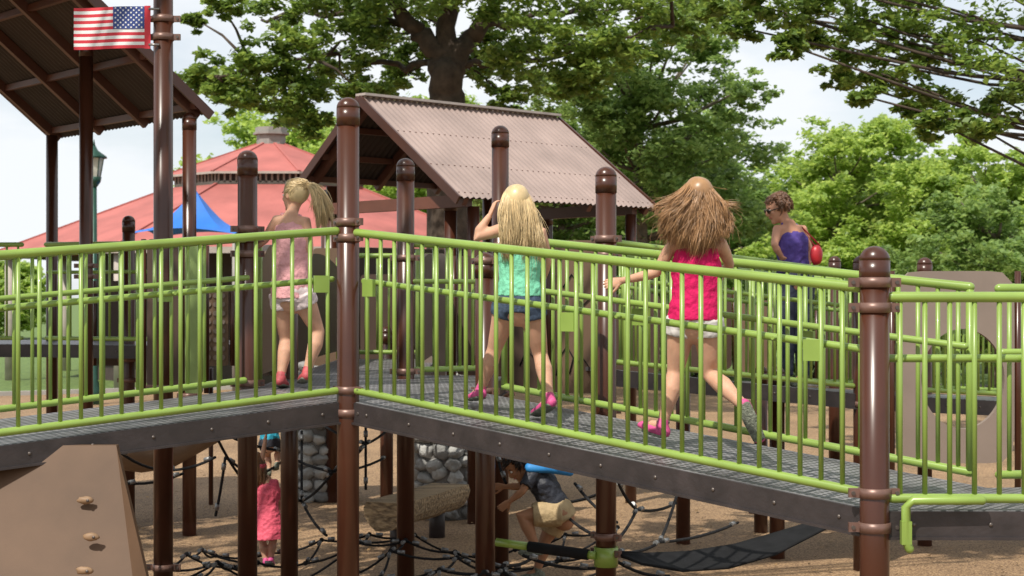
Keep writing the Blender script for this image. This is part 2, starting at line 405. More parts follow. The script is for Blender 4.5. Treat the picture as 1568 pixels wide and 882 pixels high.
panel('activity_panel',846,368,924,602,12.8,PANELTAN,lines=([(852,575),(858,545),(868,530),(878,548),(872,572)],[(880,560),(892,548),(905,566),(914,540)],[(856,500),(870,488),(884,500)],[(890,470),(905,455),(915,480)],[(862,440),(875,420),(890,440)]))
panel('activity_panel',782,420,838,600,13.2,PANELB,lines=([(796,560),(806,535),(818,548),(828,530)],))
panel('activity_panel',636,388,682,578,14.6,PANELT)
panel('activity_panel',312,440,350,560,12.4,PANELTAN,holes=(3,8),lm=PANELT)
panel('activity_panel',284,376,310,602,12.0,PANELG)
panel('activity_panel',226,366,276,600,12.6,PANELB)
panel('activity_panel',395,395,412,575,12.4,PANELB)
panel('activity_panel',700,392,752,574,15.5,PANELB)
panel('activity_panel',552,420,612,565,16.6,PANELB)
panel('activity_panel',480,380,520,560,16.9,PANELTAN)
panel('activity_panel',940,450,1010,572,17.0,PANELB)
panel('activity_panel',1040,440,1120,566,17.5,PANELB)
panel('activity_panel',1135,460,1180,570,17.2,PANELTAN)
panel('activity_panel',1255,470,1330,580,16.6,PANELB)
panel('activity_panel',150,430,186,560,17.0,PANELB)
mb=MB();P0=V((-1.2,17.2,0));rd_=V((.72,.69,0)).normalized();gd_=V((.69,-.72,0)).normalized()
mb.prism([P0+gd_*1.1+V((0,0,1.6)),P0+gd_*1.1+rd_*2.2+V((0,0,1.6)),P0-gd_*.9+rd_*2.2+V((0,0,1.6)),P0-gd_*.9+V((0,0,1.6))],(0,0,.1),0)
for s0 in(0,.75,1.5):
    a=P0+gd_*1.08+rd_*(s0+.05);b=P0+gd_*1.08+rd_*(s0+.70)
    mb.beam(a+V((0,0,2.1)),b+V((0,0,2.1)),.04,.85,1)
mb.beam(P0-gd_*.88+V((0,0,2.2)),P0-gd_*.88+rd_*2.2+V((0,0,2.2)),.04,1.1,1)
mk('play_tower_deck',mb,[SKIRT,PANELB])
def ringpanel(name,c,hw,hh,r,Y,mat):
    mb=MB();n=48;inner=[];outer=[]
    for i in range(n):
        a=2*math.pi*(i+.5)/n;dx,dz=math.cos(a),math.sin(a)
        q=(abs(dx/hw)**9+abs(dz/hh)**9)**(-1/9)
        outer.append((c.x+dx*q,c.z+dz*q));inner.append((c.x+.05+dx*r,c.z-hh*.12+dz*r*1.2))
    vs=[(x,Y-.025,z) for x,z in outer]+[(x,Y-.025,z) for x,z in inner]+[(x,Y+.025,z) for x,z in outer]+[(x,Y+.025,z) for x,z in inner]
    fs=[]
    for i in range(n):
        j=(i+1)%n
        fs+= [(i,i+n,j+n,j),(i+2*n,j+2*n,j+3*n,i+3*n),(i+n,i+3*n,j+3*n,j+n),(i,j,j+2*n,i+2*n)]
    mb.add(vs,fs,0,False)
    for e in(-1,1): mb.tube([(c.x+e*(hw+.03),Y,c.z-hh-.3),(c.x+e*(hw+.03),Y,c.z+hh)],.022,10,1)
    return mk(name,mb,[mat,BROWN])
c=at(1462,562,11.4);ringpanel('slide_entry_panel',c,.41,.67,.29,11.4,PANELT)
mb=MB();pts=[at(345,640,15.5),at(300,665,15.2),at(255,690,14.9),at(215,695,14.7),at(180,690,14.5)]
mb.tube(pts,.17,16,0,rnd=True)
mk('tube_slide',mb,[PANELTAN])
mb=MB();Yc=8.0
poly=[at(-40,682,Yc+.5),at(178,682,Yc+.5),at(226,890,Yc),at(236,1150,Yc-.4),at(-40,1150,Yc-.4)]
back=[p+V((0,.05,0)) for p in poly];n=5
mb.add(poly+back,[tuple(reversed(range(n))),tuple(range(n,2*n))]+[(i,(i+1)%n,(i+1)%n+n,i+n) for i in range(n)],0,False)
for x,y in((131,766),(140,822),(130,874)):
    p=at(x,y,Yc+.5-(y-682)/208*.5-.02)
    mb.ell(p,(.042,0,0),(0,.018,0),(0,0,.02),1,12,8,.3)
    mb.ell(p+V((.015,-.019,0)),(.008,0,0),(0,.005,0),(0,0,.008),2,8,5)
mk('climbing_wall_panel',mb,[PANELC,M('hold_tan',(.24,.145,.08),.6),BOLT])
# flag
fm=[M('flag_red',(.62,.03,.05),.6,0,.05),M('flag_white',(.8,.8,.8),.6,0,.03),M('flag_blue',(.03,.06,.25),.6,0,.05)]
mb=MB();Yf=10.68
x1=at(230,0,Yf).x;x0=at(113,0,Yf).x;zt=at(0,9,Yf).z;zb=at(0,73,Yf).z
hs=(zt-zb)/13;N=14
def fy(x): return Yf+.012*math.sin((x-x0)*16)
def fz(x,z): return z-.03*(x1-x)
cx0=x1-.42*(x1-x0)-.03
def strip(xa,xb,za,zb2,m,off=0):
    vs=[];fs=[]
    for i in range(N+1):
        x=xa+(xb-xa)*i/N
        vs+= [(x,fy(x)+off,fz(x,za)),(x,fy(x)+off,fz(x,zb2))]
    for i in range(N): fs.append((2*i,2*i+1,2*i+3,2*i+2))
    mb.add(vs,fs,m,True)
for i in range(13):
    strip(x0,x1-.04,zt-i*hs,zt-(i+1)*hs,i%2)
strip(x1-.04,x1,zt+.004,zb-.004,0)
strip(cx0,x1-.04,zt,zt-7*hs,2,-.003)
for r in range(9):
    for cc in range(6 if r%2==0 else 5):
        sx=cx0+(x1-.04-cx0)*((cc+.5+(0 if r%2==0 else .5))/6);sz=zt-7*hs*(r+.6)/9.2
        st=[]
        for k in range(10):
            a=math.pi/2+k*math.pi/5;rr=.0085 if k%2==0 else .0036
            st.append((sx+rr*math.cos(a),fy(sx)-.006,fz(sx,sz)+rr*math.sin(a)))
        mb.add(st,[tuple(range(10))],1,False)
for z in(zt-.02,zb+.02): mb.tube([(x1-.01,Yf,z),(x1+.06,Yf,z)],.008,8,3)
mk('american_flag',mb,fm+[STEEL])
# ------------------------------------------------------------------ gable shelters
def corr(mb,r0,r1,e0,e1,m=0,pitch=.078,amp=.011,off=0):
    L=(r1-r0).length;n=int(L/pitch*6);nrm=(r1-r0).cross(e0-r0).normalized()
    if nrm.z<0:nrm=-nrm
    vs=[];fs=[]
    for i in range(n+1):
        t=i/n;o=nrm*(amp*math.sin(2*math.pi*t*L/pitch)+off)
        for k in range(3):
            vs.append((r0.lerp(r1,t)).lerp(e0.lerp(e1,t),k/2)+o)
    for i in range(n):
        for k in range(2):
            a=i*3+k;fs.append((a,a+1,a+4,a+3))
    mb.add(vs,fs,m,True)
def shelter(name,r0,r1,wR,wL,gd,slR,slL,tie=True):
    gd=V(gd);mb=MB()
    eR0=r0+gd*wR-V((0,0,slR*wR));eR1=r1+gd*wR-V((0,0,slR*wR))
    eL0=r0-gd*wL-V((0,0,slL*wL));eL1=r1-gd*wL-V((0,0,slL*wL))
    corr(mb,r0,r1,eR0,eR1);corr(mb,r0,r1,eL0,eL1)
    corr(mb,r0,r1,eR0,eR1,3,off=-.008);corr(mb,r0,r1,eL0,eL1,3,off=-.008)  # second sheets just below carry the painted underside shade
    mb.beam(r0+V((0,0,.02)),r1+V((0,0,.02)),.16,.025,1)
    dn=V((0,0,.07));rd=(r1-r0).normalized()
    for k in(0.04,.35,.65,.96):
        c=r0.lerp(r1,k)-dn
        mb.beam(c,c+(eR0-r0)*.97,.06,.09,2);mb.beam(c,c+(eL0-r0)*.97,.06,.09,2)
    for k in(.33,.66,.93):
        mb.beam(r0+(eR0-r0)*k-dn*.7,r1+(eR1-r1)*k-dn*.7,.05,.06,2)
        mb.beam(r0+(eL0-r0)*k-dn*.7,r1+(eL1-r1)*k-dn*.7,.05,.06,2)
    for (a,b) in((r0,eR0),(r0,eL0),(r1,eR1),(r1,eL1)):
        o=(-rd if a is r0 else rd)*.02-V((0,0,.03))
        mb.beam(a+o,b+o,.025,.09,4)
    if tie:
        for k in(.08,.92):
            o=rd*(r1-r0).length*k
            z=min(eR0.z,eL0.z)-.02
            l=eL0+o;r=eR0+o
            mb.beam(V((l.x,l.y,z))+gd*.12,V((r.x,r.y,z))-gd*.12,.08,.12,2)
    return mk(name,mb,[ROOFM,FASCIA,BROWN2,ROOFSHADE,BROWN])
rd=V((.72,.69,0)).normalized();gd=V((.69,-.72,0)).normalized()
r0=V((-1.55,16.7,4.26));r1=r0+rd*2.85
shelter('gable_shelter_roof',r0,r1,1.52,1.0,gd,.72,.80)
for k,(sg,ww) in ((.1,(1,1.4)),(.9,(1,1.4)),(.9,(-1,.85)),(.1,(-1,.85))):
    p=r0+rd*2.85*k+gd*sg*ww
    post(0,p.y,0,X=p.x,ztop=3.15 if sg>0 else 3.45,r=.06,cap=False)
rd2=V((-.65,.76,0)).normalized();gd2=V((.76,.65,0)).normalized()
e=V((-2.8,15.15,3.92));w=1.9
r0=e-gd2*w+V((0,0,.80*w));r1=r0+rd2*3.2
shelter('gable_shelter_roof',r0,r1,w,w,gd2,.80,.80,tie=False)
for k in(.15,.85):
    for s in(-1,1):
        p=r0+rd2*3.2*k+gd2*s*1.6
        if not(k<.5 and s>0): post(0,p.y,0,X=p.x,ztop=3.95,r=.06,cap=False)
# ------------------------------------------------------------------ red-roofed pavilion
RED=M('red_roof_shingle',(.38,.115,.10),.8,0,.18,1.2,bump=.4,bscale=20)
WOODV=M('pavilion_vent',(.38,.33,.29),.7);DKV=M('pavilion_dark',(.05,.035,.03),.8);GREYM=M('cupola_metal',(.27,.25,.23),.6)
par=empty('octagonal_pavilion')
C0=V((-6.64,45,0));mb=MB()
def octo(r,z): return [C0+V((r*math.cos(math.radians(22.5+45*i)),r*math.sin(math.radians(22.5+45*i)),z)) for i in range(8)]
def frus(r0,z0,r1,z1,m):
    a=octo(r0,z0);b=octo(r1,z1);mb.add(a+b,[(i,(i+1)%8,(i+1)%8+8,i+8) for i in range(8)],m,False)
frus(7.2,3.35,2.75,5.1,0);frus(7.2,3.2,7.2,3.35,1);frus(2.6,5.05,2.6,5.5,2);frus(2.95,5.42,.42,6.35,0);frus(2.95,5.36,2.95,5.42,1);frus(2.95,5.36,2.5,5.45,2)
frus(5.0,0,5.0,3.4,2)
for i in range(8):
    p=octo(6.9,0)[i];mb.tube([p,p+V((0,0,3.25))],.14,10,1)
mk('roof_and_walls',mb,[RED,WOODV,DKV],par)
mb=MB()
vv=octo(2.63,5.15)
for i in range(8):
    a=vv[i];b=vv[(i+1)%8]
    mb.beam(a,b,.05,.08,0);mb.beam(a+V((0,0,.28)),b+V((0,0,.28)),.05,.05,0)
    for k in range(13):
        p=a.lerp(b,k/13);mb.beam(p,p+V((0,0,.28)),.05,.05,0,up=(0,1,0))
for i in range(8):
    mb.beam(octo(2.76,5.11)[i],octo(7.2,3.36)[i],.10,.05,1);mb.beam(octo(.42,6.36)[i],octo(2.95,5.43)[i],.08,.04,1)
mk('vents',mb,[WOODV,RED],par)
mb=MB();mb.tube([C0+V((0,0,6.2)),C0+V((0,0,6.62))],.40,8,0,sm=False);mb.tube([C0+V((0,0,6.62)),C0+V((0,0,6.68))],.50,8,0,sm=False);mb.tube([C0+V((0,0,6.68)),C0+V((0,0,6.82))],.44,8,0,sm=False)
mk('cupola',mb,[GREYM],par)
par=empty('blue_canopy_tent');mb=MB();c=V((-6.6,34,0));ap=c+V((0,0,4.42))
q=[c+V((x,y,3.45)) for x,y in((-1.15,-1),(1.0,-1.1),(1.15,1),(-1,1.1))]
vs=[];fs=[];N=8
for i in range(4):
    a=q[i];b=q[(i+1)%4];o=len(vs)
    for j in range(N+1):
        for k in range(N+1):
            t=j/N;p=ap.lerp(a.lerp(b,k/N),t);p.z-=.22*math.sin(math.pi*t);p.z+=.12*math.sin(math.pi*k/N)*t
            vs.append(p)
    for j in range(N):
        for k in range(N): fs.append((o+j*(N+1)+k,o+(j+1)*(N+1)+k,o+(j+1)*(N+1)+k+1,o+j*(N+1)+k+1))
mb.add(vs,fs,0,True);mk('fabric',mb,[M('blue_fabric',(.015,.15,.58),.6,0,.08)],par)
mb=MB()
for p in q: mb.tube([(p.x,p.y,0),p],.04,8,0)
mk('poles',mb,[GREYM],par)
DG=M('lamp_green_iron',(.02,.07,.05),.4,.3)
mb=MB();b=at(144,0,33);x,y=b.x,33
mb.tube([(x,y,0),(x,y,.3),(x,y,.5),(x,y,4.45)],[.16,.15,.08,.055],12,0)
mb.tube([(x,y,4.40),(x,y,4.5),(x,y,4.6)],[.06,.13,.15],12,0)
mb.tube([(x,y,4.6),(x,y,4.98)],[.13,.19],8,1,sm=False)
for i in range(8):
    a=math.radians(45*i);mb.tube([(x+.13*math.cos(a),y+.13*math.sin(a),4.6),(x+.195*math.cos(a),y+.195*math.sin(a),4.98)],.012,6,0)
mb.tube([(x,y,4.98),(x,y,5.02),(x,y,5.14),(x,y,5.24)],[.26,.25,.08,.03],12,0)
mb.tube([(x,y,5.22),(x,y,5.36)],[.03,.008],8,0)
mk('street_lamp',mb,[DG,M('lamp_glass',(.55,.56,.50),.3)])
# ------------------------------------------------------------------ under-deck
STONE=M('cobble_stone',(.34,.335,.32),.8,0,.3,5,bump=.5,bscale=40,island=.45)
MORT=M('mortar',(.16,.15,.14),.95,0,.2,10)
def pillar(px,Y,r,h):
    mb=MB();x=(px-CX)*Y/F
    mb.tube([(x,Y,-.05),(x,Y,h)],r*.93,16,1,sm=False)
    z=.07
    while z<h:
        k=int(2*math.pi*r/.17);ph=random.random()
        for i in range(k):
            a=2*math.pi*(i+ph+random.uniform(-.12,.12))/k;n_=V((math.cos(a),math.sin(a),0));t=V((-n_.y,n_.x,0));u=V((0,0,1))
            rot=random.uniform(-.5,.5);t2=t*math.cos(rot)+u*math.sin(rot);u2_=u*math.cos(rot)-t*math.sin(rot)
            mb.ell(V((x,Y,z+random.uniform(-.03,.03)))+n_*r*.92,t2*random.uniform(.075,.11),u2_*random.uniform(.055,.08),n_*random.uniform(.06,.09),0,12,8,.35)
        z+=.125
    return mk('stone_pillar',mb,[STONE,MORT])
pillar(683,16.4,.33,1.55);pillar(489,17.8,.32,1.5);pillar(722,17.6,.28,1.5)
LOGM=bpy.data.materials.new('log_wood');LOGM.use_nodes=True;nt=LOGM.node_tree;bs=nt.nodes['Principled BSDF']
tc=nd(nt,'ShaderNodeTexCoord');mp=nd(nt,'ShaderNodeMapping');mp.inputs['Scale'].default_value=(3,40,40);mp.inputs['Rotation'].default_value=(0,0,-.75)
nz=nd(nt,'ShaderNodeTexNoise');nz.inputs['Scale'].default_value=1;nz.inputs['Detail'].default_value=6
nt.links.new(tc.outputs['Object'],mp.inputs[0]);nt.links.new(mp.outputs[0],nz.inputs[0])
cr=nd(nt,'ShaderNodeValToRGB');e_=cr.color_ramp.elements;e_[0].position=.35;e_[0].color=(.12,.08,.045,1);e_[1].position=.65;e_[1].color=(.42,.30,.17,1)
nt.links.new(nz.outputs[0],cr.inputs[0]);nt.links.new(cr.outputs[0],bs.inputs['Base Color']);bs.inputs['Roughness'].default_value=.85
bp=nd(nt,'ShaderNodeBump');bp.inputs['Distance'].default_value=.02;nt.links.new(nz.outputs[0],bp.inputs['Height']);nt.links.new(bp.outputs[0],bs.inputs['Normal'])
mb=MB();l0=at(588,776,13.9);l1=at(690,748,15.3);ld=(l1-l0);ld.z=0;lt=ld.normalized();ls=lt.cross(V((0,0,1)))
rings=12;seg=16;vs=[];fs=[]
for i in range(rings+1):
    t=i/rings;c=l0.lerp(l1,t);c.z=l0.z+.0
    for j in range(seg):
        a=2*math.pi*j/seg;rr=.17*(1+.12*noise.noise(V((t*4,math.cos(a)*1.5,math.sin(a)*1.5))))
        z=math.sin(a)*rr*1.15;z=min(z,.055)
        vs.append(c+ls*math.cos(a)*rr*1.15+V((0,0,z-.02)))
for i in range(rings):
    for j in range(seg):
        k=(j+1)%seg;fs.append((i*seg+j,i*seg+k,(i+1)*seg+k,(i+1)*seg+j))
fs+= [tuple(reversed(range(seg))),tuple(rings*seg+j for j in range(seg))]
mb.add(vs,fs,0,False)
for t in(.2,.78):
    c=l0.lerp(l1,t);mb.tube([(c.x,c.y,0),(c.x,c.y,l0.z-.12)],.075,12,1)
mk('log_bench',mb,[LOGM,SKIRT])
def rope(mb,a,b,sag=.05,r=.0085,fer=True):
    a=V(a);b=V(b);pts=[]
    for i in range(7):
        t=i/6;p=a.lerp(b,t);p.z-=sag*4*t*(1-t);pts.append(p)
    mb.tube(pts,r,7,0)
    if fer and (b-a).length>.25:
        d=(b-a).normalized()
        for e,q_ in((a,d),(b,-d)): mb.tube([e+q_*.05,e+q_*.10],r*1.6,8,1)
mb=MB()
grid={}
nx,ny=9,5
for i in range(nx):
    for j in range(ny):
        X=-2.35+i*.37+random.uniform(-.05,.05)+.12*j*.3;Yg=10.3+j*.5+random.uniform(-.08,.08)
        grid[i,j]=V((X,Yg,.36+.10*math.sin(i*1.3+j)+random.uniform(-.04,.04)))
for i in range(nx):
    for j in range(ny):
        if i<nx-1: rope(mb,grid[i,j],grid[i+1,j],.03)
        if j<ny-1 and (i+j)%5!=4: rope(mb,grid[i,j],grid[i,j+1],.03)
        if (i*3+j)%4==0 and i<nx-1 and j<ny-1: rope(mb,grid[i,j],grid[i+1,j+1],.02)
        mb.ell(grid[i,j],(.018,0,0),(0,.018,0),(0,0,.018),0,8,6)
mk('rope_climbing_net',mb,[ROPE,FERR])
mb=MB()
for (a,b,ya,yb) in(((325,655),(372,735),12,12.5),((345,700),(462,768),12.3,13),((325,655),(430,690),12,13),((372,735),(440,700),12.5,13.5),
    ((462,768),(510,722),13,12.5),((430,690),(510,722),13,12.5),((462,660),(462,768),13.5,13),((510,722),(560,680),12.5,13),((560,680),(610,640),13,14),
    ((560,650),(560,750),13,13),((462,768),(500,820),13,12.5),((510,722),(590,700),12.5,14),((480,640),(560,680),14,13),((345,700),(330,790),12.3,12.4),((180,690),(250,720),12,12.5),((190,740),(280,725),12,12.5),((250,720),(330,700),12.5,12.3),
    ((770,690),(850,770),11.8,12.2),((850,770),(912,820),12.2,10.3),((850,770),(940,745),12.2,11.5),((880,740),(945,800),11.5,11),((945,735),(1040,745),11.2,12.4),((1040,745),(1010,830),12.4,11.2),((945,735),(975,780),11.2,11.6),((975,780),(1035,770),11.6,12.2),((975,780),(940,830),11.6,10.6),((760,690),(775,740),11.8,11.6),((1380,690),(1445,695),13,13),
    ((945,845),(1010,830),10.4,11.2),((945,860),(1025,882),10.4,10.6),((1010,830),(1130,800),11.2,12),((800,850),(912,870),10.4,10.3),((770,865),(820,850),10.2,11)):
    rope(mb,at(*a,ya),at(*b,yb),.03,.011)
mk('rope_climbing_net',mb,[ROPE,FERR])
mb=MB();p0=at(760,830,10.3);p1=at(912,851,10.05)
mb.tube([p0,p0.lerp(p1,.33)],.026,12,0);mb.tube([p0.lerp(p1,.33),p0.lerp(p1,.93)],.034,12,1);mb.tube([p0.lerp(p1,.93),p1],.026,12,0)
pc=at(928,852,10.1);mb.tube([pc-V((0,0,.06)),pc+V((0,0,.06))],.075,20,0)
mk('net_support_bar',mb,[GREEN,DARK])
mb=MB();pts=[at(944,852,10.05),at(985,862,10.1),at(1050,866,10.2),at(1120,858,10.35),at(1190,838,10.5),at(1245,815,10.7),at(1292,798,10.9)]
wd=[.02,.10,.18,.22,.22,.15,.03];vs=[];fs=[]
for p,w_ in zip(pts,wd):
    for j in range(7):
        k=-1+j/3;vs.append(p+V((.2*k*w_,k*w_,.02*k*k+k*.035*(w_/.2))))
for i in range(6):
    for j in range(6): fs.append((i*7+j,i*7+j+1,(i+1)*7+j+1,(i+1)*7+j))
mb.add(vs,fs,0,True);rope(mb,pts[0],at(932,846,10.1),0,.012,False);rope(mb,pts[-1],at(1330,770,10.9),0,.012,False)
o=mk('rubber_sling_swing',mb,[DARK,FERR]);o.modifiers.new('t','SOLIDIFY').thickness=.015
# ------------------------------------------------------------------ people
def hand(mb,w,d,pn,k,curl=.5,thumb=1):
    d=V(d).normalized();pn=V(pn);pn=(pn-d*pn.dot(d)).normalized();sd=d.cross(pn)
    mb.tube([w-d*.01*k,w+d*.02*k,w+d*.05*k,w+d*.072*k],[.019*k,.027*k,.032*k,.030*k],12,0,side=sd,ratio=[.8,.5,.38,.32],rnd=True)
    for i,(o,l) in enumerate(((-.024,.048),(-.008,.055),(.008,.052),(.023,.040))):
        p=w+d*.07*k+sd*o*k;dd=(d+sd*o*1.5).normalized();pts=[p-dd*.01*k];
        for sgm in(.45,.32,.25):
            p=p+dd*l*sgm*k;pts.append(p.copy());dd=(dd*math.cos(curl)+pn*math.sin(curl)).normalized()
        mb.tube(pts,[.0075*k,.0072*k,.0066*k,.0056*k],8,0,rnd=True)
    p=w+d*.02*k-sd*.022*k*thumb;dd=(d*.75-sd*.6*thumb+pn*.25).normalized();pts=[p]
    for sgm in(.026,.022,.018):
        p=p+dd*sgm*k;pts.append(p.copy());dd=(dd+d*.35+pn*.25*curl).normalized()
    mb.tube(pts,[.010*k,.009*k,.008*k,.0065*k],8,0,rnd=True)
def headmesh(mb,C,f,u,s,k):
    mb.ell(C+u*.018*k-f*.008*k,s*.072*k,f*.090*k,u*.088*k,0,18,12)
    mb.ell(C+f*.022*k-u*.038*k,s*.055*k,f*.064*k,u*.072*k,0,16,10)
    mb.ell(C+f*.062*k-u*.088*k,s*.026*k,f*.024*k,u*.020*k,0)
    mb.tube([C+f*.078*k+u*.012*k,C+f*.098*k-u*.018*k,C+f*.092*k-u*.028*k],[.008*k,.012*k,.013*k],8,0,rnd=True)
    for q in(-1,1):
        mb.ell(C+s*q*.073*k-u*.005*k-f*.005*k,s*.008*k,f*.017*k,u*.028*k,0)
        mb.ell(C+s*q*.032*k+f*.062*k-u*.022*k,s*.022*k,f*.018*k,u*.02*k,0)
EYW=M('eye_white',(.75,.73,.7),.3,0,.02);EYD=M('eye_iris',(.03,.02,.015),.2,0,.02);LIP=M('lip',(.45,.14,.12),.5,0,.05)
def strands(name,C,R,f,u,s,k,n,col,tipf,cap=True,r=.0024,wave=.006,frontcut=.35,nl=110,drop=.02,puff=.02,fly=.0):
    mat=M(name+'_col',col,.36,0,.22,14,island=.30)
    mb=MB()
    if cap: mb.ell(C+u*.026*k-f*.022*k,s*.078*k,f*.086*k,u*.088*k,0,20,14,.05)
    locks=[]
    while len(locks)<nl:
        d=V((random.gauss(0,1),random.gauss(0,1),random.gauss(0,1))).normalized()
        if d.z<-.45 or (d.y>frontcut and d.z<.55): continue
        hd=(s*d.x+f*(d.y-.35)).normalized()
        out=(hd+V((random.gauss(0,.2),random.gauss(0,.2),0)))*puff*k*random.uniform(.4,1.5)
        locks.append((d,tipf(d),out,random.random()*6,V((random.gauss(0,1),random.gauss(0,1),0)).normalized()))
    for i in range(n):
        d0,tip0,out,ph,wv=locks[i%nl]
        d=(d0+V((random.gauss(0,.13),random.gauss(0,.13),random.gauss(0,.13)))).normalized()
        c0=C+u*.02*k-f*.012*k
        root=c0+s*d.x*.074*k+f*d.y*.088*k+u*d.z*.088*k
        hd=(s*d.x+f*(d.y-.35));hd.normalize()
        p1=c0+hd*R*1.0+s*d.x*.02*k+u*(max(d.z,0)*.085-.0-drop)*k
        fl=fly if random.random()<.10 else 0
        sg=.010+fl
        tip=tip0+V((random.gauss(0,sg),random.gauss(0,sg),random.gauss(0,sg*1.4)))*k
        p2=p1.lerp(tip,.5)+out*(1+fl*20)
        am=(wave+fl*.3)*k*random.uniform(.8,1.2)
        pts=[]
        for q in range(9):
            t=q/8;p=root*(1-t)**3+p1*3*t*(1-t)**2+p2*3*t*t*(1-t)+tip*t**3
            pts.append(p+wv*am*t*math.sin(ph+t*9))
        rr=r*k*random.uniform(.8,1.2)*(.5 if fl else 1)
        mb.tube(pts,[rr,rr*1.2,rr*1.3,rr*1.3,rr*1.25,rr*1.1,rr*.9,rr*.7,rr*.3],4,0)
    return mb,mat
def person(name,J,k,skin,top,bottom,fwd,headf,shoe,hairargs=None,topkind='tank',botlen=.35,curl=(.5,.5),glasses=False,handdir=(None,None),hemext=.05,topflare=0,headup=(0,0,1)):
    par=empty(name)
    f=V(fwd).normalized();sh=(J['sR']-J['sL']).normalized();hp=(J['hR']-J['hL']).normalized()
    Pc=(J['hL']+J['hR'])/2;Ct=(J['sL']+J['sR'])/2;up=(Ct-Pc).normalized()
    mb=MB()
    mb.tube([Pc-up*.03*k,Pc+up*.03*k,Pc.lerp(Ct,.38),Pc.lerp(Ct,.72),Ct-up*.01*k,Ct+up*.035*k],[.118*k,.128*k,.100*k,.118*k,.098*k,.05*k],18,0,side=sh,ratio=[.72,.74,.74,.72,.62,.9],rnd=True)
    hC=J['head'];hf=V(headf).normalized();hu=V(headup);hu=(hu-hf*hu.dot(hf)).normalized();hs=hf.cross(hu)
    mb.tube([Ct-up*.01*k,Ct.lerp(hC,.4),hC-hu*.03*k-hf*.012*k],[.046*k,.038*k,.040*k],12,0,rnd=True)
    headmesh(mb,hC,hf,hu,hs,k)
    for q in 'LR':
        s_,e_,w_=J['s'+q],J['e'+q],J['w'+q]
        mb.tube([Ct.lerp(s_,.35),s_,s_.lerp(e_,.4),e_,e_.lerp(w_,.3),w_],[.042*k,.041*k,.035*k,.027*k,.029*k,.0185*k],12,0,rnd=True)
        h_,n_,a_=J['h'+q],J['n'+q],J['a'+q]
        calf=n_.lerp(a_,.32)-f*.012*k
        mb.tube([h_,h_.lerp(n_,.3),h_.lerp(n_,.7),n_,calf,n_.lerp(a_,.72),a_],[.077*k,.074*k,.057*k,.044*k,.050*k,.034*k,.027*k],14,0,rnd=True)
        t_=J['t'+q];mb.tube([a_,a_.lerp(t_,.5)],[.03*k,.028*k],10,0,rnd=True)
    fuse('body',mb,skin,.0085*k,5,par)
    for i,q in enumerate('LR'):
        mb=MB();e_,w_=J['e'+q],J['w'+q];dd=handdir[i] or (w_-e_)
        pn=-sh if q=='R' else sh
        hand(mb,w_,dd,pn*.8+f*.4,k*.9,curl[i],1 if q=='R' else -1)
        fuse('hand',mb,skin,.0032,2,par)
    mb=MB()
    for q in(-1,1):
        e=hC+hs*q*.030*k+hf*.073*k+hu*.002*k
        mb.ell(e,hs*.013*k,hf*.009*k,hu*.008*k,0,10,8);mb.ell(e+hf*.006*k,hs*.006*k,hf*.005*k,hu*.006*k,1,8,6)
        mb.tube([e+hu*.018*k-hs*.016*k,e+hu*.022*k+hf*.004*k,e+hu*.018*k+hs*.016*k],.003*k,6,1)
        if glasses:
            mb.ell(e+hf*.016*k,hs*.026*k,hf*.006*k,hu*.020*k,1,12,8)
            mb.tube([e+hf*.014*k+hs*q*.022*k,hC+hs*q*.076*k+hf*.04*k,hC+hs*q*.078*k-hf*.01*k],.004*k,6,1)
    mb.tube([hC+hf*.080*k-hu*.05*k-hs*.02*k,hC+hf*.088*k-hu*.051*k,hC+hf*.080*k-hu*.05*k+hs*.02*k],.005*k,8,2,rnd=True)
    mk('face_features',mb,[EYW,EYD,LIP],par)
    if bottom:
        mb=MB();e=.012*k
        mb.tube([Pc-up*.05*k,Pc+up*.02*k,Pc+up*.085*k],[.126*k+e,.130*k+e,.108*k+e],18,0,side=hp,ratio=[.74,.76,.78],rnd=False)
        for q in 'LR':
            h_,n_=J['h'+q],J['n'+q]
            if botlen<=1:
                mb.tube([h_,h_.lerp(n_,botlen*.6),h_.lerp(n_,botlen)],[.080*k+e,.078*k+e,(.074-.012*botlen)*k+e*1.4],16,0)
            else:
                a_=J['a'+q];mb.tube([h_,h_.lerp(n_,.4),n_,n_.lerp(a_,.4),a_],[.080*k+e,.07*k+e,.052*k+e,.05*k+e,.035*k+e],16,0)
        fuse('shorts',mb,bottom,.0075*k,3,par,disp=.012)
    mb=MB();e=.013*k
    hem=Pc+up*(.09-hemext)*k
    sk=.94 if topkind=='tank' else 1.02
    mb.tube([hem,Pc.lerp(Ct,.38),Pc.lerp(Ct,.72),Ct-up*.03*k,Ct+up*(-.005)*k],[(.118+topflare)*k+e,(.104+topflare*.3)*k+e,.119*k+e,.100*k*sk+e,.070*k*sk+e*.5],20,0,side=sh,ratio=[.78,.78,.76,.72,.72])
    for q in 'LR':
        s_=J['s'+q];e_=J['e'+q]
        if topkind=='tank':
            m_=Ct.lerp(s_,.55);mb.tube([m_-up*.07*k+f*.06*k,m_+up*.045*k,m_-up*.07*k-f*.06*k],[.02*k,.020*k,.024*k],10,0,side=sh,ratio=.6,rnd=True)
        else:
            mb.tube([Ct.lerp(s_,.3),s_,s_.lerp(e_,.4),s_.lerp(e_,.75)],[.055*k,.052*k,.048*k,.050*k],14,0)
    if topkind=='dress':
        mb.tube([Pc-up*.22*k,Pc-up*.05*k,Pc.lerp(Ct,.38)],[.20*k,.16*k,.115*k],20,0,side=sh,ratio=.85)
    fuse('top',mb,top,.007*k,3,par,disp=.020)
    mb=MB()
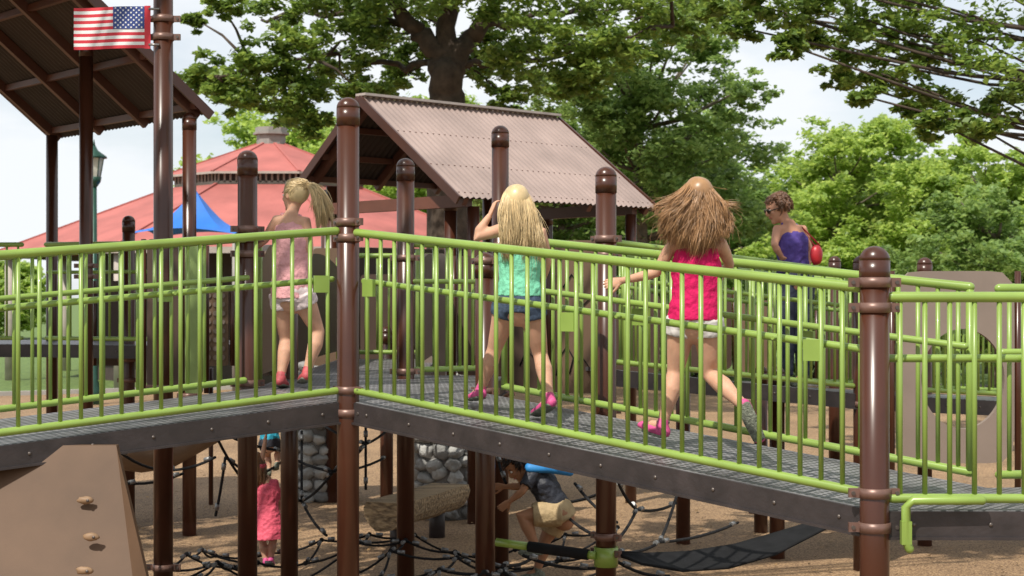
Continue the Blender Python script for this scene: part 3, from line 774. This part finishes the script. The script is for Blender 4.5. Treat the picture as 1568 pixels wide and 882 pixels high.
    for q in 'LR':
        a_,t_=J['a'+q],J['t'+q];d=(t_-a_).normalized();sd=hp
        dn=d.cross(sd).normalized()
        leg=(J['n'+q]-a_).normalized()
        if dn.dot(leg)>0: dn=-dn
        heel=a_-d*.02*k+dn*.03*k
        mb.tube([heel,heel.lerp(t_,.45),t_],[.032*k,.037*k,.031*k],14,0,side=sd,ratio=[1.0,.8,.6],rnd=True)
        mb.tube([a_+leg*.03*k,a_,heel],[.030*k,.034*k,.032*k],12,0,rnd=True)
        off=dn*.022*k
        mb.tube([heel+off,heel.lerp(t_,.45)+off,t_+off*.7],[.034*k,.039*k,.033*k],14,1,side=sd,ratio=.3,rnd=True)
        mb.tube([a_+leg*.02*k-sd*.034*k,a_+leg*.02*k+sd*.034*k],.008*k,8,1)
    mk('shoes',mb,[shoe,SOLE],par)
    if hairargs:
        for h in hairargs(hC,hf,hu,hs,k): mk('hair',h[0],[h[1]],par)
    return par
BL2=(.58,.43,.23);BR=(.32,.175,.08)
Y=8.52
def j(px,py,dy=0): return at(px,py,Y+dy)
def hair3(C,f,u,s,k):
    def tip(d):
        lat=max(-1.1,min(1.1,d.x*1.1+random.gauss(0,.25)))
        x=lat*.165-.015
        z=-.27+abs(lat)**1.5*.10+random.uniform(-.04,.05)
        if random.random()<.16: x+=random.choice((-1,1,1))*.04;z+=random.uniform(.03,.09)
        return C+V((x,-.05-random.uniform(0,.09),z))
    return [strands('hair_auburn',C,.092*k,f,u,s,k,3400,BR,tip,r=.0019,wave=.018,nl=130,drop=.035,puff=.030,fly=.035)]
person('running_girl',dict(head=j(1066,304),sL=j(1030,374,.02),sR=j(1105,375,-.03),eL=j(1005,418,.05),wL=j(952,430,.12),eR=j(1117,405,.12),wR=j(1108,420,.28),
 hL=j(1046,488),hR=j(1082,488,-.03),nL=j(1034,570,.06),aL=j(1014,652,.02),tL=j(984,650,.16),nR=j(1088,574,.02),aR=j(1143,625,-.22),tR=j(1163,672,-.24)),
 1.0,SKIN,M('magenta_cotton',(.56,.012,.10),.8,0,.10,20,bump=.5,bscale=45,spec=.2),M('white_shorts',(.58,.54,.52),.8,0,.1,20,bump=.3),(-.35,.9,0),(-.45,.9,0),SHOEP,hair3,hemext=.10,topflare=.016,botlen=.3,curl=(.45,.7))
Y=9.2
def hair2(C,f,u,s,k):
    def tip(d): return C+V((.045+d.x*.10+random.gauss(0,.014),-.05-random.uniform(0,.06),-.27+random.uniform(-.05,.06)))
    return [strands('hair_blonde',C,.089*k,f,u,s,k,3000,BL2,tip,r=.0018,wave=.007,nl=110,drop=.035,puff=.020,fly=.022)]
person('walking_girl',dict(head=j(788,312),sL=j(764,353,.02),sR=j(829,357,-.02),eL=j(726,364,-.02),wL=j(750,330,.03),eR=j(838,402,.02),wR=j(826,440,.14),
 hL=j(778,466),hR=j(812,466,-.02),nL=j(757,535,.09),aL=j(736,597,.16),tL=j(722,608,.30),nR=j(828,545,.05),aR=j(842,612,-.14),tR=j(820,632,-.02)),
 .97,SKIN,M('mint_cotton',(.20,.58,.38),.8,0,.10,20,bump=.5,bscale=45,spec=.2),M('denim',(.045,.07,.12),.8,0,.35,60,bump=.4,bscale=200),(-.3,.95,0),(-.45,.85,0),SHOEP,hair2,hemext=.045,topflare=.006,botlen=.25,curl=(.7,.5),handdir=(V((.3,.2,.8)),None))
Y=10.62
def hair1(C,f,u,s,k):
    tie=C-f*.095*k+u*.06*k
    def tipa(d): return tie.copy()
    a=strands('hair_blonde_pony',C,.083*k,f,u,s,k,1200,BL2,tipa,r=.0022,wave=.001,frontcut=.8,drop=-.01,puff=.005)
    mb=a[0]
    for i in range(900):
        lk=random.Random(i%34)
        e=tie+V((.115+lk.gauss(0,.034),-.02+lk.gauss(0,.025),-.235+lk.uniform(-.05,.09)))+V((random.gauss(0,.008),random.gauss(0,.008),random.gauss(0,.012)))
        m_=tie+V((.105+lk.gauss(0,.012),-.03,.02))+V((random.gauss(0,.020),random.gauss(0,.02),random.gauss(0,.020)))
        pts=[]
        for q in range(8):
            t=q/7;pts.append(tie*(1-t)**2+m_*2*t*(1-t)*1.0+e*t*t)
        mb.tube(pts,[.0022,.0025,.0027,.0027,.0025,.002,.0016,.0008],4,0)
    mb.tube([tie-V((.012,0,0)),tie+V((.012,0,0))],.018,10,0)
    return [a]
person('ponytail_girl',dict(head=j(452,299),sL=j(424,338,0),sR=j(468,340,-.05),eL=j(405,368,.05),wL=j(378,386,.08),eR=j(474,380,-.08),wR=j(470,412,.05),
 hL=j(433,450,0),hR=j(461,450,-.05),nL=j(438,520,.08),aL=j(430,578,-.02),tL=j(436,588,.15),nR=j(487,508,.02),aR=j(470,570,-.04),tR=j(462,582,.12)),
 1.0,SKIN,M('pale_pink_cotton',(.64,.32,.33),.8,0,.1,20,bump=.5,bscale=45,spec=.2),M('white_pink_shorts',(.60,.49,.49),.8,0,.1,20,bump=.3),(-.5,.85,0),(-.75,.65,0),SHOER,hair1,hemext=.12,topflare=.015,botlen=.3,curl=(.9,.4))
Y=14.1
def hairw(C,f,u,s,k):
    def tip(d): return C+u*.02*k+s*d.x*.088*k+f*(d.y*.092-.015)*k+u*(d.z*.092-.035)*k
    return [strands('hair_brown_short',C,.088*k,f,u,s,k,1100,(.13,.06,.03),tip,r=.003,wave=.001,frontcut=.3,drop=0,puff=.004)]
person('standing_woman',dict(head=j(1191,318),sL=j(1190,352,-.06),sR=j(1229,352,.02),eL=j(1186,376,-.16),wL=j(1196,392,-.1),eR=j(1240,384,.05),wR=j(1236,412,-.02),
 hL=j(1204,425),hR=j(1230,425),nL=j(1203,505,-.02),aL=j(1205,575),tL=j(1188,588,-.05),nR=j(1229,505),aR=j(1230,575,.05),tR=j(1214,588,.02)),
 1.18,M('skin_sunned',(.50,.25,.16),.6,spec=.3),M('purple_cotton',(.085,.055,.24),.8,0,.1,20,bump=.3,spec=.2),M('navy_trousers',(.03,.035,.06),.8),(-.8,.4,0),(-1,-.15,-.38),SOLE,hairw,hemext=.04,botlen=2,glasses=True)
mb=MB();c=at(1250,390,13.95);mb.ell(c,(.055,0,0),(0,.05,0),(0,0,.09),0,12,10,.1);mb.tube([c+V((-.02,0,.08)),at(1228,348,14.0),c+V((.03,0,.08))],.008,6,0)
mk('red_handbag',mb,[M('red_leather',(.5,.02,.03),.4)])
Y=11.5
def hairb(C,f,u,s,k):
    def tip(d): return C+u*.02*k+s*d.x*.084*k+f*(d.y*.096)*k+u*(d.z*.096-.02)*k
    return [strands('hair_black_short',C,.088*k,f,u,s,k,900,(.018,.012,.01),tip,r=.003,wave=.001,frontcut=.45,drop=0,puff=.003)]
person('climbing_boy',dict(head=j(793,712),sL=j(817,722,-.10),sR=j(824,722,.10),eL=j(800,752,-.16),wL=j(780,768,-.12),eR=j(795,745,.2),wR=j(772,745,.22),
 hL=j(858,786,-.07),hR=j(858,786,.07),nL=j(797,790,-.10),aL=j(822,838,-.10),tL=j(798,846,-.10),nR=j(834,828,.08),aR=j(822,876,.08),tR=j(800,884,.06)),
 1.0,SKIN2,M('black_jersey',(.018,.02,.03),.6,0,.2,20,bump=.3),M('khaki_cotton',(.40,.29,.155),.8,0,.12,20,bump=.4),(-1,0,-.4),(-.75,-.25,-.75),SOLE,hairb,topkind='tee',hemext=.05,botlen=.7,headup=(-.5,0,1))
mb=MB()
for s0 in(-.12,.13):
    a=j(812,716,s0);b=j(872,722,s0*.6)
    mb.tube([a,a.lerp(b,.5)+V((0,0,.02)),b],[.04,.05,.035],12,0,ratio=.8,rnd=True)
mk('jersey_shoulder',mb,[M('blue_jersey',(.02,.20,.50),.6,0,.15,20)],bpy.data.objects['climbing_boy'])
Y=12.2
def hairp(C,f,u,s,k):
    def tip(d): return C+V((d.x*.07,-.03,-.16+random.uniform(-.03,.03)))
    return [strands('hair_brown_long',C,.09*k,f,u,s,k,700,(.18,.09,.045),tip,r=.003)]
person('girl_in_pink_dress',dict(head=j(392,706),sL=j(398,738,0),sR=j(421,740,0),eL=j(402,700,-.03),wL=j(407,668,0),eR=j(427,770,.05),wR=j(424,795,.08),
 hL=j(403,795),hR=j(419,795),nL=j(402,830,.02),aL=j(407,858),tL=j(408,866,.1),nR=j(418,830,.02),aR=j(415,856),tR=j(417,866,.1)),
 .66,SKIN,M('coral_pink_cotton',(.72,.10,.16),.75,0,.1,20,bump=.3),None,(0,1,0),(-.2,1,.1),SHOEP,hairp,topkind='dress',curl=(1.0,.4))
Y=13.2
person('climbing_child',dict(head=j(404,612),sL=j(397,636,0),sR=j(424,636,0),eL=j(392,655,.04),wL=j(396,640,.14),eR=j(430,655,.04),wR=j(428,640,.14),
 hL=j(406,678),hR=j(420,678),nL=j(410,700,.12),aL=j(412,722,0),tL=j(410,728,.1),nR=j(426,690,.12),aR=j(424,712,0),tR=j(421,718,.1)),
 .62,SKIN,M('cyan_cotton',(.03,.38,.55),.75,0,.1,20),M('dark_shorts',(.03,.03,.04),.8),(0,1,0),(0,1,.1),SOLE,hairp,topkind='tee')
# ------------------------------------------------------------------ trees
def leafobj(name,cent,size,mat,parent,seed=0,flat=.5):
    n=len(cent);r=np.random.default_rng(seed+11)
    a=r.normal(size=(n,3));a/=np.linalg.norm(a,axis=1)[:,None]
    b=r.normal(size=(n,3));b[:,2]+=flat*2*np.sign(b[:,2]+1e-6)
    x=np.cross(a,b);x/=np.linalg.norm(x,axis=1)[:,None]
    sz=size*r.uniform(.6,1.25,n)[:,None]
    y=np.cross(b/np.linalg.norm(b,axis=1)[:,None],x)
    v=np.empty((n,4,3));nn=np.cross(x,y)
    v[:,0]=cent-x*sz*.5;v[:,1]=cent+y*sz*.30+nn*sz*.08;v[:,2]=cent+x*sz*.5;v[:,3]=cent-y*sz*.30+nn*sz*.08
    me=bpy.data.meshes.new(name);me.vertices.add(n*4);me.vertices.foreach_set('co',v.reshape(-1))
    me.loops.add(n*4);me.loops.foreach_set('vertex_index',np.arange(n*4,dtype=np.int32))
    me.polygons.add(n);me.polygons.foreach_set('loop_start',np.arange(0,n*4,4,dtype=np.int32))
    me.update(calc_edges=True);me.materials.append(mat)
    o=bpy.data.objects.new(name,me);scene.collection.objects.link(o)
    if parent:o.parent=parent
    return o
def clumpleaves(clumps,per,seed):
    r=np.random.default_rng(seed);out=[]
    for c,R in clumps:
        m=max(4,int(per/45))
        sub=r.normal(size=(m,3))*np.array([R,R,R*.62])*.62+np.array(c)
        q=r.integers(0,m,per)
        out.append(sub[q]+r.normal(size=(per,3))*np.array([R,R,R*.5])*.20)
    return np.concatenate(out)
OAK=leafmat('oak_leaf',(.055,.10,.018),(.11,.185,.033),(.22,.31,.06),.40)
LIME=leafmat('lime_leaf',(.14,.225,.042),(.25,.36,.075),(.40,.50,.14),.45)
MIDL=leafmat('maple_leaf',(.085,.155,.036),(.16,.255,.065),(.27,.38,.12),.43)
DEBM=M('dry_leaf',(.20,.12,.05),.8,0,.3,5,island=.5)
rr=np.random.default_rng(4);n=1500
cc=np.stack([rr.uniform(-5,6,n),rr.uniform(8.5,22,n),np.full(n,.03)],1)
o=leafobj('fallen_leaves',cc,.05,DEBM,None,77,flat=3)
def limb(mb,pts,r0,r1):
    n=len(pts);P=[]
    pts=[V(p) for p in pts]
    for i in range(n-1):
        for q in range(4):
            t=q/4;p=pts[i].lerp(pts[i+1],t);P.append(p+V((random.gauss(0,.05),random.gauss(0,.05),random.gauss(0,.05)))*(1 if q else 0))
    P.append(pts[-1]);m=len(P)
    mb.tube(P,[r0+(r1-r0)*i/(m-1) for i in range(m)],10,0)
    return P
par=empty('oak_tree');mb=MB();Y0=30
o=lambda x,y,d=0:at(x,y,Y0+d)
T=[]
limb(mb,[V((o(685,0).x,30,-.2)),o(687,400),o(684,160),o(682,100)],.48,.28)
T+=limb(mb,[o(680,115),o(662,75),o(640,45),o(600,0),o(560,-90,1)],.24,.08)
T+=limb(mb,[o(690,115),o(705,75),o(735,40),o(770,-5),o(830,-90,-1)],.24,.08)
T+=limb(mb,[o(684,110),o(682,40),o(690,-60),o(700,-220)],.24,.06)
T+=limb(mb,[o(665,95),o(610,98,1),o(520,82,.5),o(430,98,-1),o(335,118,-1.5)],.07,.02)
T+=limb(mb,[o(700,105),o(770,98,1),o(840,90,.5),o(920,65,-1),o(1030,40,-2)],.07,.02)
T+=limb(mb,[o(640,45),o(560,20,1),o(470,15,1.5),o(400,30,2)],.08,.03)
T+=limb(mb,[o(735,40),o(820,20,1),o(910,20,2)],.08,.03)
T+=limb(mb,[o(684,120),o(690,90,2),o(720,60,4)],.12,.03)
cl=[]
for x,y,r in((310,125,32),(345,112,36),(345,148,27),(390,102,40),(385,150,32),(430,120,42),(440,172,32),(480,140,42),(475,188,26),(520,110,46),(550,140,32),(600,125,38),(455,62,38),(420,25,36),(485,15,50),(540,60,45),(600,50,42),(630,15,45),(620,95,28),(755,105,42),(790,80,48),(770,145,28),(830,115,42),(745,55,35),(800,30,52),(860,60,46),(872,130,32),(910,30,50),(905,95,38),(960,60,42),(740,0,50),(1000,20,46),(1050,30,40),(1090,10,40),(570,10,46),(680,-20,60),(500,-20,60),(850,-10,60),(340,10,18),(300,30,12)):
    d=random.uniform(2.5,4.5) if (abs(x-690)<100 and y>10) else random.uniform(-2.6,2.0)
    cl.append((o(x,y,d),r/83*1.0))
for i in range(34):
    cl.append((o(random.uniform(400,1060),random.uniform(-420,-50),random.uniform(-4,4)),random.uniform(.6,1.0)))
for c,R in cl:
    p=min(T,key=lambda q:(q-c).length);mid=p.lerp(c,.5)+V((0,0,.1));mb.tube([p,mid,c],[.04,.025,.01],6,0)
mk('trunk_and_limbs',mb,[BARK],par)
leafobj('leaves',clumpleaves(cl,850,3),.15,OAK,par,3)
def limbtree(name,base,trunkr,clumps,mat,bark,per,size,seed,fork=2.6,br=.28):
    par=empty(name);mb=MB();b=V(base)
    top=V((b.x,b.y,max(c.z for c,_ in clumps)*.8))
    T=limb(mb,[b-V((0,0,.2)),V((b.x+.1,b.y,fork)),V((b.x-.1,b.y+.1,(fork+top.z)/2)),top],trunkr,trunkr*.25)
    T=T[4:] or T
    for c,R in clumps:
        p=min(T,key=lambda q:(q-c).length+abs(q.z-(c.z-.8))*1.0);mb.tube([p,p.lerp(c,.5)+V((0,0,-.15)),c],[trunkr*br,trunkr*br*.6,.012],6,0)
    mk('trunk_and_limbs',mb,[bark],par)
    leafobj('leaves',clumpleaves(clumps,per,seed),size,mat,par,seed)
    return par
def crown(X,Y,z0,z1,R,n,cr,seed):
    r=random.Random(seed);out=[]
    while len(out)<n:
        d=V((r.uniform(-1,1),r.uniform(-1,1),r.uniform(-1,1)))
        if d.length>1 or d.length<.35: continue
        w=1-.25*d.z
        out.append((V((X+d.x*R*w*r.uniform(.85,1.15),Y+d.y*R*w,(z0+z1)/2+d.z*(z1-z0)/2)),cr*r.uniform(.7,1.25)))
    return out
Y0=22;cl=[]
for x,y,r in((1105,12,30),(1150,5,40),(1145,45,22),(1200,22,42),(1205,68,22),(1255,20,46),(1250,62,28),(1320,28,48),(1300,86,36),(1285,122,22),(1370,58,44),(1350,113,36),(1325,148,20),(1400,18,48),(1430,88,44),(1415,143,36),(1440,190,26),(1395,170,18),(1495,60,62),(1530,150,50),(1500,195,40),(1590,100,70),(1650,180,75),(1250,-40,60),(1350,-60,70),(1450,-60,80),(1560,-40,80),(1150,-50,50),(1700,50,90),(1750,150,90)):
    cl.append((o(x,y,random.uniform(-1.5,1.5)),r/114*1.0))
for i in range(16): cl.append((V((8.2+random.gauss(0,2.2),22+random.gauss(0,2.5),random.uniform(6.5,12))),random.uniform(.6,1)))
limbtree('shade_tree',(8.6,22.5,0),.38,cl,OAK,BARK,700,.12,5,fork=3.5,br=.10)
# unseen tree added left of the camera so its crown dapples ground behind ramps
cl=[]
rr_=random.Random(5)
for i in range(34):
    x=rr_.uniform(-8,3);cl.append((V((x,rr_.uniform(8.3,11.3),rr_.uniform(7.0,9.5))),rr_.uniform(.45,.75)))
limbtree('shade_tree',(-7.5,6.0,0),.32,cl,OAK,BARK,230,.15,55,fork=4.5,br=.2)
limbtree('maple_tree',(3.05,38,0),.22,crown(3.4,38,2.9,9.0,2.6,50,.64,1),MIDL,BARKL,780,.16,6)
limbtree('maple_tree',(1.4,44,0),.22,crown(1.6,44,2.2,8.4,2.4,36,.70,2),MIDL,BARKL,620,.19,7)
limbtree('maple_tree',(6.3,52,0),.22,crown(6.5,52,2.2,7.8,2.2,34,.70,12),MIDL,BARKL,620,.21,17)
limbtree('locust_tree',(9.6,48,0),.17,crown(10.0,48,1.6,7.6,2.7,54,.66,3),LIME,BARKL,780,.18,8)
limbtree('locust_tree',(13.4,46,0),.17,crown(13.2,46,1.2,6.8,2.3,45,.66,4),LIME,BARKL,620,.19,9)
limbtree('maple_tree',(11.3,38,0),.2,crown(11.0,38,.6,4.6,1.9,36,.6,5),MIDL,BARKL,620,.16,10)
limbtree('locust_tree',(-9.0,66,0),.25,crown(-9.0,66,5,9.8,4.2,50,1.0,6),LIME,BARKL,550,.26,11)
limbtree('locust_tree',(-3.3,60,0),.25,crown(-3.3,60,3,9.5,3.2,50,.9,7),LIME,BARKL,550,.25,12)
limbtree('maple_tree',(-1,50,0),.2,crown(-.6,50,1.5,6.4,2.2,36,.8,8),MIDL,BARKL,600,.22,13)
par=empty('distant_tree_line')
cl=crown(0,0,.5,9,4.2,60,1.3,21);va=leafobj('leaves',clumpleaves(cl,400,31),.5,MIDL,par,31)
cl=crown(0,0,.3,7.5,4.5,60,1.3,22);vb=leafobj('leaves',clumpleaves(cl,400,32),.5,LIME,par,32)
first={va:1,vb:1}
for i in range(34):
    src=va if (i*7)%3 else vb
    if first.get(src): ob=src;first[src]=0
    else:
        ob=bpy.data.objects.new('leaves',src.data);scene.collection.objects.link(ob);ob.parent=par
    x=-6+i*1.9+random.uniform(-1,1);y=70+random.uniform(0,25)
    if i>=28: x=-60+ (i-28)*7
    sc=random.uniform(.75,1.15)*(.55 if i>=28 else 1);ob.location=(x,y,0);ob.scale=(sc,sc,sc);ob.rotation_euler=(0,0,random.uniform(0,6))
for (px,Y,w,h,mm) in((640,42,1.5,1.8,OAK),(1240,43,2.6,1.9,OAK),(1420,43,2.6,2.2,MIDL),(880,42,2.2,2.2,OAK),(1060,43,2.4,2.0,OAK)):
    X=(px-CX)*Y/F;cl=crown(X,Y,.1,h+.8,w,28,.45,px)
    par=empty('shrub');leafobj('leaves',clumpleaves(cl,420,px),.14,mm,par,px)
    mb=MB()
    for c,R in cl[::2]: mb.tube([(X+random.uniform(-.2,.2),Y,0),c],[.03,.008],6,0)
    mk('stems',mb,[BARK],par)
# ------------------------------------------------------------------ world, sun, camera
sv=V((-.50,-.80,0)).normalized();el=math.radians(54);sun_dir=V((sv.x*math.cos(el),sv.y*math.cos(el),math.sin(el)))
w=bpy.data.worlds.new('World');scene.world=w;w.use_nodes=True;nt=w.node_tree
bg=nt.nodes['Background'];bg.inputs[1].default_value=.125
sky=nd(nt,'ShaderNodeTexSky');sky.sky_type='NISHITA';sky.sun_disc=False;sky.sun_elevation=el;sky.sun_rotation=math.atan2(sv.x,sv.y)
tc=nd(nt,'ShaderNodeTexCoord');mp=nd(nt,'ShaderNodeMapping');mp.inputs['Scale'].default_value=(1,1,3)
nz=nd(nt,'ShaderNodeTexNoise');nz.inputs['Scale'].default_value=3.2;nz.inputs['Detail'].default_value=8;nz.inputs['Roughness'].default_value=.55
nt.links.new(tc.outputs['Generated'],mp.inputs[0]);nt.links.new(mp.outputs[0],nz.inputs[0])
cr=nd(nt,'ShaderNodeValToRGB');cr.color_ramp.elements[0].position=.36;cr.color_ramp.elements[0].color=(.45,.45,.45,1);cr.color_ramp.elements[1].position=.54
nt.links.new(nz.outputs[0],cr.inputs[0])
mx=nd(nt,'ShaderNodeMix',data_type='RGBA');nt.links.new(cr.outputs[0],mx.inputs[0]);nt.links.new(sky.outputs[0],mx.inputs[6]);mx.inputs[7].default_value=(7.6,7.9,8.2,1)
nt.links.new(mx.outputs[2],bg.inputs[0])
sl=bpy.data.lights.new('sun','SUN');sl.energy=5.0;sl.angle=math.radians(.5);sl.color=(1,.95,.85)
so=bpy.data.objects.new('sun',sl);scene.collection.objects.link(so);so.rotation_euler=sun_dir.to_track_quat('Z','Y').to_euler()
cam=bpy.data.cameras.new('camera');co=bpy.data.objects.new('camera',cam);scene.collection.objects.link(co)
co.location=(0,0,H);co.rotation_euler=(math.radians(90),0,0);cam.sensor_width=36;cam.lens=36*F/1568;cam.shift_y=(HZ-441)/1568;cam.clip_end=2000
cam.dof.use_dof=True;cam.dof.focus_distance=9.2;cam.dof.aperture_fstop=5.6
scene.camera=co
scene.view_settings.view_transform='Standard';scene.view_settings.look='None';scene.view_settings.exposure=0
